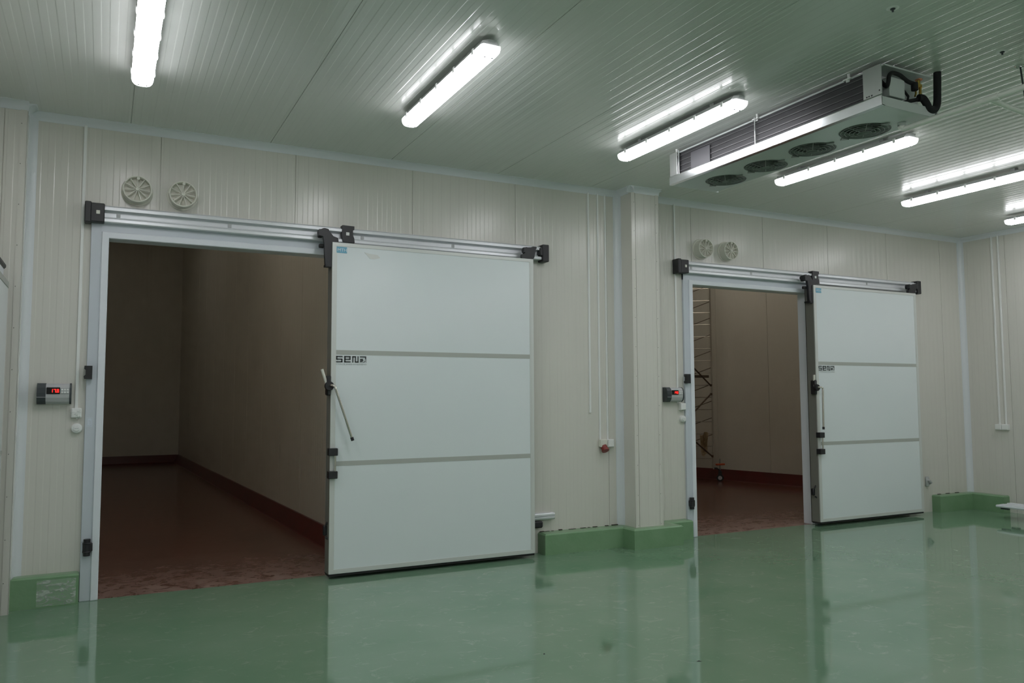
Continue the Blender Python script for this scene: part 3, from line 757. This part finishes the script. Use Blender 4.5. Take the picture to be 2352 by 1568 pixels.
b = MB(); b.tube(smooth_path([(4.50, -3.41, H), (4.47, -3.45, 3.60), (4.455, -3.50, 3.535), (4.455, -3.53, 3.505), (4.445, -3.55, 3.525), (4.45, -3.555, 3.565), (4.49, -3.55, 3.592), (4.56, -3.55, 3.590), (4.66, -3.53, 3.575), (4.745, -3.52, 3.575)]), .0135, 12)
tag(b.build('insulated_pipe', 'foam'), 'thin black insulated pipe looping over the small box on the cooler', 'pipe', 'black insulated pipes')
vb = MB(); vb.tube([(4.745, -3.52, 3.575), (4.80, -3.52, 3.56), (4.80, -3.52, 3.50), (4.805, -3.53, 3.478)], .010, 10); vb.lathe([(0, 0), (.022, 0), (.022, .018), (.012, .024), (.012, .05), (0, .05)], (4.785, -3.52, 3.555), 'z', 14)
vb.tube([(4.755, -3.52, 3.575), (4.755, -3.52, 3.51), (4.745, -3.52, 3.49)], .006, 8); vb.box((4.74, -3.535, 3.55), (4.775, -3.505, 3.58), .004)
vb = W(vb).build('expansion_valve', 'brass', ac)
b = MB(); b.lathe([(0, 0), (.022, 0), (.024, .006), (.012, .012), (0, .014)], (4.790, -3.52, 3.607), 'z', 14); W(b).build('valve_head', 'copper', vb)
b = MB(); b.tube([(4.73, -3.53, 3.525), (4.73, -3.53, 3.575)], .022, 12); W(b).build('valve_bulb', 'foam', vb)
# drain pipe
b = MB(); b.tube([(4.785, -3.385, 3.357), (4.785, -3.385, 3.318)], .024, 14); b.tube(smooth_path([(4.785, -3.385, 3.335), (4.785, -3.390, 3.322), (4.79, -3.42, 3.316), (4.80, -3.60, 3.322), (4.815, -3.95, 3.330), (4.812, -4.6, 3.335)], 4), .0185, 14)
b.tube([(4.813, -3.90, 3.330), (4.813, -4.03, 3.331)], .023, 14)
b.tube([(4.815, -3.965, 3.330), (5.30, -3.915, 3.330)], .0165, 14)
dp = b.build('drain_pipe', 'pvc'); tag(dp, 'white plastic drain pipe running under the ceiling from the cooler', 'pipe')
b = MB(); b.tube([(4.785, -3.385, 3.359), (4.785, -3.385, 3.335)], .027, 14); b.build('hose_clamp', 'galv', dp)
b = MB(); b.ring((5.30, -3.915, 3.330), .024, .008, 'y', 20, 8); b.tube([(5.30, -3.915, 3.330), (5.36, -3.91, 3.331)], .0165, 12); b.build('pipe_end', 'foam', dp)
hr = thing('pipe_hanger', 'thin dark threaded rod hanging from the ceiling beside the white drain pipe', 'pipe hanger', (5.33, -3.87, H))
b = MB(); b.tube([(0, 0, 0), (-.03, -.045, -.325)], .0055, 8); b.build('rod', 'charcoal', hr)
b = MB(); b.lathe([(.030, -.004), (.032, -.002), (.028, 0)], (0, 0, 0), 'z', 20); b.lathe([(0, -.008), (.008, -.008), (.010, 0)], (0, 0, 0), 'z', 12); b.build('washer', 'galv', hr)
b = MB(); b.tube([(4.935, -4.16, H), (4.935, -4.16, 3.40)], .030, 16); tag(b.build('insulated_pipe', 'foam'), 'black insulated pipe at the extreme right edge below the ceiling', 'pipe', 'black insulated pipes')
# screwed anchors in the ceiling
def anchor(loc, lab):
    a = thing('ceiling_anchor', lab, 'ceiling anchor', loc, 'round washers screwed to the ceiling')
    b = MB(); b.lathe([(.0, -.003), (.030, -.003), (.034, -.001), (.034, 0)], (0, 0, 0), 'z', 24); b.build('washer', 'white', a)
    b = MB(); b.lathe([(0, -.022), (.006, -.022), (.006, -.010), (.014, -.008), (.014, -.003), (0, -.003)], (0, 0, 0), 'z', 10, False); b.build('bolt', 'charcoal', a)
    return a
anchor((3.882, -4.02, H), 'small round ceiling anchor standing alone near the top edge')
anchor((4.999, -3.953, H), 'small round ceiling anchor next to the threaded rod')

# ------------------------------------------------------------------ round wall vents
def vent(loc, lab, group):
    v = thing('wall_vent', lab, 'vent', loc, group)
    b = MB(); b.lathe([(0, -.012), (.112, -.012), (.116, -.008), (.116, 0)], (0, 0, 0), 'y', 48); b.build('flange', 'cream', v)
    b = MB(); b.lathe([(.102, -.010), (.100, -.085), (.104, -.088), (.104, -.104), (.096, -.106), (.093, -.100), (.092, -.060), (0, -.060)], (0, 0, 0), 'y', 48); b.build('hood', 'cream', v)
    b = MB()
    for k in range(11):
        a = 2 * PI * k / 11 + PI / 2
        u = Vector((math.cos(a), 0, math.sin(a))); n_ = Vector((-math.sin(a), 0, math.cos(a)))
        c0 = Vector((0, -.100, 0)); q = [c0 + u * .012 - n_ * .003, c0 + u * .012 + n_ * .003, c0 + u * .095 + n_ * .003, c0 + u * .095 - n_ * .003]
        b.add(q + [p + Vector((0, .018, 0)) for p in q], [(0, 1, 2, 3), (0, 4, 5, 1), (1, 5, 6, 2), (2, 6, 7, 3), (3, 7, 4, 0), (4, 7, 6, 5)])
    b.lathe([(0, -.107), (.013, -.106), (.015, -.100), (.015, -.08)], (0, 0, 0), 'y', 16)
    b.lathe([(0, -.108), (.012, -.106), (.012, -.09)], (.004, 0, .084), 'y', 14)
    b.build('grille', 'cream', v)
    return v
GV = 'round cream vents in pairs above the doorways'
v0 = vent((.187, 0, 3.148), 'leftmost round cream wall vent above the left doorway', GV)
for x, z, lab in ((.519, 3.145, 'round cream wall vent above the left doorway, right one of the pair'),
                  (5.901, 3.152, 'round cream wall vent above the right doorway, left one of the pair'),
                  (6.267, 3.155, 'rightmost round cream wall vent, above the right doorway')):
    c = copy_tree(v0); c.location = (x, 0, z); c['label'] = lab

# ------------------------------------------------------------------ temperature controllers
SEG = {'0': 'abcdef', '1': 'bc', '2': 'abged', '3': 'abgcd', '4': 'fgbc', '5': 'afgcd', '6': 'afgedc', '7': 'abc', '8': 'abcdefg', '9': 'abfgcd'}
def digits(txt, x, z, h, y):
    w = h * .56; t = h * .15; b = MB()
    for ch in txt:
        if ch == '.':
            b.box((x - t * 1.1, y, z), (x - t * .1, y + .001, z + t)); continue
        S = {'a': (x, z + h - t, x + w, z + h), 'g': (x, z + h / 2 - t / 2, x + w, z + h / 2 + t / 2), 'd': (x, z, x + w, z + t),
             'f': (x, z + h / 2, x + t, z + h), 'b': (x + w - t, z + h / 2, x + w, z + h), 'e': (x, z, x + t, z + h / 2), 'c': (x + w - t, z, x + w, z + h / 2)}
        for s in SEG[ch]: b.box((S[s][0], y, S[s][1]), (S[s][2], y + .001, S[s][3]))
        x += w + t * 1.6
    return b
def controller(loc, lab, reading):
    c = thing('temperature_controller', lab, 'temperature controller', loc, 'temperature controllers beside the doorways')
    def prof(g): return [(0, 0 - g), (0, .150 + g), (-.045 - g, .150 + g), (-.066 - g, .138), (-.076 - g, .118), (-.080 - g, .08), (-.078 - g, .045), (-.066 - g, .016), (-.045 - g, .0 - g)]
    b = MB(); b.extrude(prof(0), 'x', .050, .214); b.build('front_cover', 'greyplastic', c)
    b = MB(); b.extrude(prof(.003), 'x', 0, .058); b.box((-.0005, -.084, .060), (.0, -.08, .066)); b.build('left_housing', 'charcoal', c)
    b = MB(); b.extrude(prof(.003), 'x', .212, .224); b.build('right_end', 'charcoal', c)
    b = MB(); b.box((.0, -.0845, .0475), (.0585, -.079, .0505)); b.build('housing_seam', 'greyplastic', c)
    b = MB(); b.box((.062, -.0835, .072), (.150, -.070, .122), .002); dsp = b.build('display_window', 'glass', c)
    digits(reading, .089, .084, .025, -.0845).build('display_digits', 'led', dsp)
    b = MB(); b.box((.153, -.083, .074), (.209, -.074, .118), .002); kp = b.build('keypad', 'greyplastic', c)
    for i in range(3):
        for j in range(2):
            k = MB(); k.box((.157 + i * .018, -.0855, .079 + j * .019), (.170 + i * .018, -.082, .091 + j * .019), .0015); k.build('key', 'white', kp)
    return c
controller((-.443, 0, 1.474), 'grey and black temperature controller left of the nearer doorway, red digits 17.8', '17.8')
controller((5.342, 0, 1.458), 'grey and black temperature controller between the pillar and the farther doorway', '14.0')

# ------------------------------------------------------------------ cable trunking, boxes, sockets, push buttons
def trunk(x, z0, z1, w, lab, axis='back', name='cable_trunking'):
    b = MB()
    if axis == 'back': b.box((x - w / 2, -.016, z0), (x + w / 2, 0, z1), .002)
    else: b.box((XR - .016, x - w / 2, z0), (XR, x + w / 2, z1), .002)
    return tag(b.build(name, 'white'), lab, 'cable trunking', 'white cable trunking running down the walls')
trunk(-.185, 1.435, H - .05, .022, 'white cable trunking passing down beside the frame of the left doorway')
trunk(4.415, 1.35, H - .05, .020, 'white cable trunking left of the pillar, leftmost of three, ending in mid wall')
trunk(4.530, 1.075, H - .05, .018, 'white cable trunking running down to the red socket')
trunk(4.622, 1.075, H - .05, .018, 'white cable trunking running down to the white box beside the red socket')
trunk(5.535, 1.44, H - .05, .020, 'white cable trunking right of the pillar beside the farther doorway')
trunk(-.455, 1.12, H - .05, .020, 'white cable trunking on the right wall, the left of two', 'right')
trunk(-.540, 1.12, H - .05, .020, 'white cable trunking on the right wall, the right of two', 'right')
sk = thing('red_socket', 'cream wall socket box with a red industrial plug cover below', 'socket', (4.555, 0, .955))
b = MB(); b.box((-.042, -.055, .045), (.036, 0, .125), .006); b.build('socket_box', 'cream', sk)
b = MB(); b.tube([(-.002, -.035, .055), (.004, -.065, .012)], [.034, .034], 20); b.tube([(.003, -.06, .018), (.0035, -.067, .008)], [.039, .039], 20); b.build('plug_cover', 'red', sk)
def jbox(lo, hi, lab, wall='back'):
    n = thing('junction_box', lab, 'junction box', lo, 'small white boxes on the walls')
    d = [hi[i] - lo[i] for i in range(3)]
    b = MB(); b.box((0, 0, 0), d, .005); b.build('box_body', 'white', n)
    b = MB()
    if wall == 'back': b.box((.006, -.003, .006), (d[0] - .006, .002, d[2] - .006), .002)
    else: b.box((-.003, .006, .006), (.002, d[1] - .006, d[2] - .006), .002)
    b.build('box_lid', 'white', n)
    return n
jbox((4.602, -.045, .998), (4.680, 0, 1.078), 'white junction box immediately right of the red socket')
jbox((5.548, -.050, 1.365), (5.618, 0, 1.44), 'white junction box below the farther temperature controller')
jbox((XR - .045, -.492, 1.062), (XR, -.408, 1.135), 'white box low on the right wall, the left of two', 'right')
jbox((XR - .045, -.582, 1.060), (XR, -.498, 1.135), 'white box low on the right wall, the right of two', 'right')
jb = jbox((-.218, -.035, 1.368), (-.148, 0, 1.44), 'white junction box wrapped in crinkled film beside the nearer doorway')
b = MB()
for k in range(9):
    a = random.uniform(0, PI); cx_, cz_ = random.uniform(.008, .062), random.uniform(.0, .05)
    u = Vector((math.cos(a) * .014, random.uniform(-.004, .004), math.sin(a) * .010)); v = Vector((-math.sin(a) * .005, random.uniform(-.006, .0), math.cos(a) * .005)); c0 = Vector((cx_, -.008 - k * .0006, cz_))
    b.add([c0 - u - v, c0 + u - v, c0 + u + v, c0 - u + v], [(0, 1, 2, 3)])
b.build('film_wrap', 'clearfilm', jb)
def button(loc, lab):
    n = thing('alarm_button', lab, 'push button', loc, 'round white alarm buttons')
    b = MB(); b.lathe([(0, -.034), (.030, -.034), (.036, -.028), (.038, 0)], (0, 0, 0), 'y', 32); b.build('base_ring', 'white', n)
    b = MB(); b.lathe([(0, -.044), (.019, -.043), (.022, -.034)], (0, 0, 0), 'y', 24); b.build('button_cap', 'white', n)
    b = MB(); b.box((-.013, -.0452, -.0012), (.013, -.0442, .0012)); b.build('button_mark', 'inklight', n)
    return n
button((-.178, 0, 1.288), 'round white alarm button left of the nearer doorway')
button((5.595, 0, 1.270), 'round white alarm button left of the farther doorway')

# plastic film taped over the left curb
b = MB(); n_, m_ = 18, 10; vs = []
for j in range(m_ + 1):
    for i in range(n_ + 1):
        vs.append((-.395 + .25 * i / n_, -.104 - random.uniform(0, .007), .012 + .185 * j / m_))
b.add(vs, [(j * (n_ + 1) + i, j * (n_ + 1) + i + 1, (j + 1) * (n_ + 1) + i + 1, (j + 1) * (n_ + 1) + i) for j in range(m_) for i in range(n_)], True)
tag(b.build('plastic_film', 'clearfilm'), 'crinkled clear plastic film stuck on the green curb at left', 'plastic film')

# ------------------------------------------------------------------ scaffold tower in room two
S0 = Vector((9.765, 4.28, 0)); DX = Vector((-.80, .60, 0)); DY = Vector((-.60, -.80, 0))
sf = thing('scaffold_tower', 'mobile aluminium scaffold tower with ladder frames inside the right room', 'scaffold', tuple(S0))
TH = 4.62
def frame_(off, name):
    b = MB(); A = off; B2 = off + DX * .75
    for P in (A, B2): b.tube([P + Vector((0, 0, .22)), P + Vector((0, 0, TH))], .0135, 10)
    fr = b.build(name, 'scaff', sf)
    z = .41
    while z < TH:
        b = MB(); b.tube([A + Vector((0, 0, z)), B2 + Vector((0, 0, z))], .0075, 8); b.build('rung', 'scaff', fr); z += .219
    return fr
frame_(Vector((0, 0, 0)), 'ladder_frame'); frame_(DY * 1.7 + DX * .0 + Vector((-.0, 0, 0)) - DY * 1.7 + DX * .0 + Vector((-1.05, -.35, 0)), 'ladder_frame')
Q = Vector((-1.05, -.35, 0))
for za, zb in ((1.72, 2.30), (1.56, .98), (.45, 1.0)):
    b = MB(); b.tube([Vector((-.03, .0, za)), Q + Vector((0, 0, zb))], .013, 8); b.lathe([(0, -.02), (.020, -.02), (.020, .02), (0, .02)], (-.02, 0, za), 'z', 10); b.build('diagonal_brace', 'wood', sf)
z = .62
while z < 4.3:
    b = MB(); b.tube([Vector((0, 0, z + .22)), DX * .75 + Vector((0, 0, z - .06))], .006, 6); b.build('thin_brace', 'wood', sf); z += .30
b = MB(); b.box((-.52, -.03, 1.855), (-.09, .05, 1.90)); b.build('platform_beam', 'ply', sf)
for k, P in enumerate((Vector((0, 0, 0)), DX * .75, Q, Q + DX * .75)):
    off = Vector((.13, -.02, 0)) if k == 0 else Vector((.0, 0, 0))
    b = MB(); b.tube([P + Vector((0, 0, .24)), P + off * .5 + Vector((0, 0, .235)), P + off + Vector((0, 0, .19)), P + off + Vector((0, 0, .12))], .013, 8); b.box(P + off + Vector((-.022, -.022, .09)), P + off + Vector((.022, .022, .18)))
    cs = b.build('caster', 'charcoal', sf)
    b = MB(); b.tube([P + off + Vector((-.02, -.02, .062)), P + off + Vector((.02, .02, .062))], .062, 20); b.build('caster_wheel', 'rubber', cs)
    b = MB(); b.tube([P + off + Vector((-.024, -.024, .062)), P + off + Vector((.024, .024, .062))], .036, 16); b.build('wheel_hub', 'greyplastic', cs)
    b = MB(); b.box(P + off + Vector((-.085, -.03, .285)), P + off + Vector((.10, .03, .315)), .008); b.build('brake_lever', 'orange', cs)
    b = MB(); b.tube([P + off + Vector((0, 0, .18)), P + off + Vector((0, 0, .40))], .010, 8); b.build('spindle', 'wire', cs)
# cloth hung on the scaffold
b = MB(); vs = []
for j in range(13):
    for i in range(9):
        u = i / 8; v = j / 12
        wd = .17 * (1 - .35 * v) ; x = -.24 + wd * (u - .5) + .03 * v + .012 * math.sin(9 * u + 5 * v); y = -.035 + .022 * math.sin(11 * u + 3 * v) + .15 * (.10 - .1 * u)
        vs.append((x, y, .86 - .38 * v - .03 * math.sin(6 * u)))
b.add(vs, [(j * 9 + i, j * 9 + i + 1, (j + 1) * 9 + i + 1, (j + 1) * 9 + i) for j in range(12) for i in range(8)], True)
b.xf(Matrix.Translation(S0))
tag(b.build('hanging_cloth', 'cloth'), 'tan cloth hanging on the lower rungs of the scaffold', 'cloth')

# ------------------------------------------------------------------ low platform by the right wall
pl = thing('low_platform', 'low white platform on dark legs near the right wall, cut by the picture edge', 'platform', (9.98, -1.5, 0))
b = MB(); b.box((-.16, -1.4, .140), (.16, .74, .168), .008); b.box((-.13, -1.4, .168), (-.06, .70, .178), .003); b.box((.04, -1.4, .168), (.13, .72, .178), .003); b.build('platform_top', 'cove', pl)
for y in (.66, -.9):
    for x in (-.10, .10):
        b = MB(); b.box((x - .02, y - .05, .116), (x + .02, y + .04, .14)); b.build('foot_plate', 'charcoal', pl)
for x, y in ((-.11, .36), (.11, .36), (-.11, -1.2), (.11, -1.2)):
    b = MB(); b.box((x - .02, y - .025, 0), (x + .02, y + .025, .14)); b.build('leg', 'black', pl)

# specks of debris on the floor
b = MB(); b.add([(0, 0, 0), (.012, .003, 0), (.010, .011, 0), (.001, .009, 0), (.006, .006, .006)], [(0, 1, 4), (1, 2, 4), (2, 3, 4), (3, 0, 4)])
tag(b.build('floor_debris', 'black', None, (2.34, -2.713, .0005)), 'tiny dark crumb on the green floor below the nearer door', 'debris', 'crumbs on the floor')
b = MB(); b.add([(0, 0, 0), (.028, -.012, 0), (.030, -.006, 0), (.003, .006, 0), (.015, -.002, .005)], [(0, 1, 4), (1, 2, 4), (2, 3, 4), (3, 0, 4)])
tag(b.build('floor_debris', 'black', None, (3.049, -3.227, .0005)), 'small dark sliver on the floor at the bottom, right of the centre', 'debris', 'crumbs on the floor')

# ------------------------------------------------------------------ camera, world, colour
cam = bpy.data.cameras.new('camera'); co = bpy.data.objects.new('camera', cam); COL.objects.link(co)
f, yaw, pitch, roll, D = 1828.707, 0.4728078, 0.0712619, -0.0042666, 6.89592
cam.sensor_fit = 'HORIZONTAL'; cam.sensor_width = 36; cam.lens = f / 2352 * 36; cam.clip_end = 60; cam.clip_start = .05
fw = Vector((math.sin(yaw) * math.cos(pitch), math.cos(yaw) * math.cos(pitch), math.sin(pitch)))
r0 = Vector((math.cos(yaw), -math.sin(yaw), 0)); u0 = r0.cross(fw); c, s = math.cos(roll), math.sin(roll)
r = c * r0 + s * u0; u = -s * r0 + c * u0
co.matrix_world = Matrix(((r.x, u.x, -fw.x, 0), (r.y, u.y, -fw.y, -D), (r.z, u.z, -fw.z, 1.5), (0, 0, 0, 1)))
sc.camera = co
w = bpy.data.worlds.new('world'); sc.world = w; w.use_nodes = True
w.node_tree.nodes['Background'].inputs[0].default_value = (.02, .02, .02, 1); w.node_tree.nodes['Background'].inputs[1].default_value = 0.0
sc.view_settings.view_transform = 'Standard'; sc.view_settings.look = 'None'; sc.view_settings.gamma = 1; sc.view_settings.use_curve_mapping = False
sc.view_settings.exposure = 0.86
sc.cycles.max_bounces = 8; sc.cycles.diffuse_bounces = 5; sc.cycles.glossy_bounces = 4; sc.cycles.caustics_reflective = False; sc.cycles.caustics_refractive = False
sc.cycles.sample_clamp_indirect = 6.0; sc.cycles.adaptive_threshold = 0.03
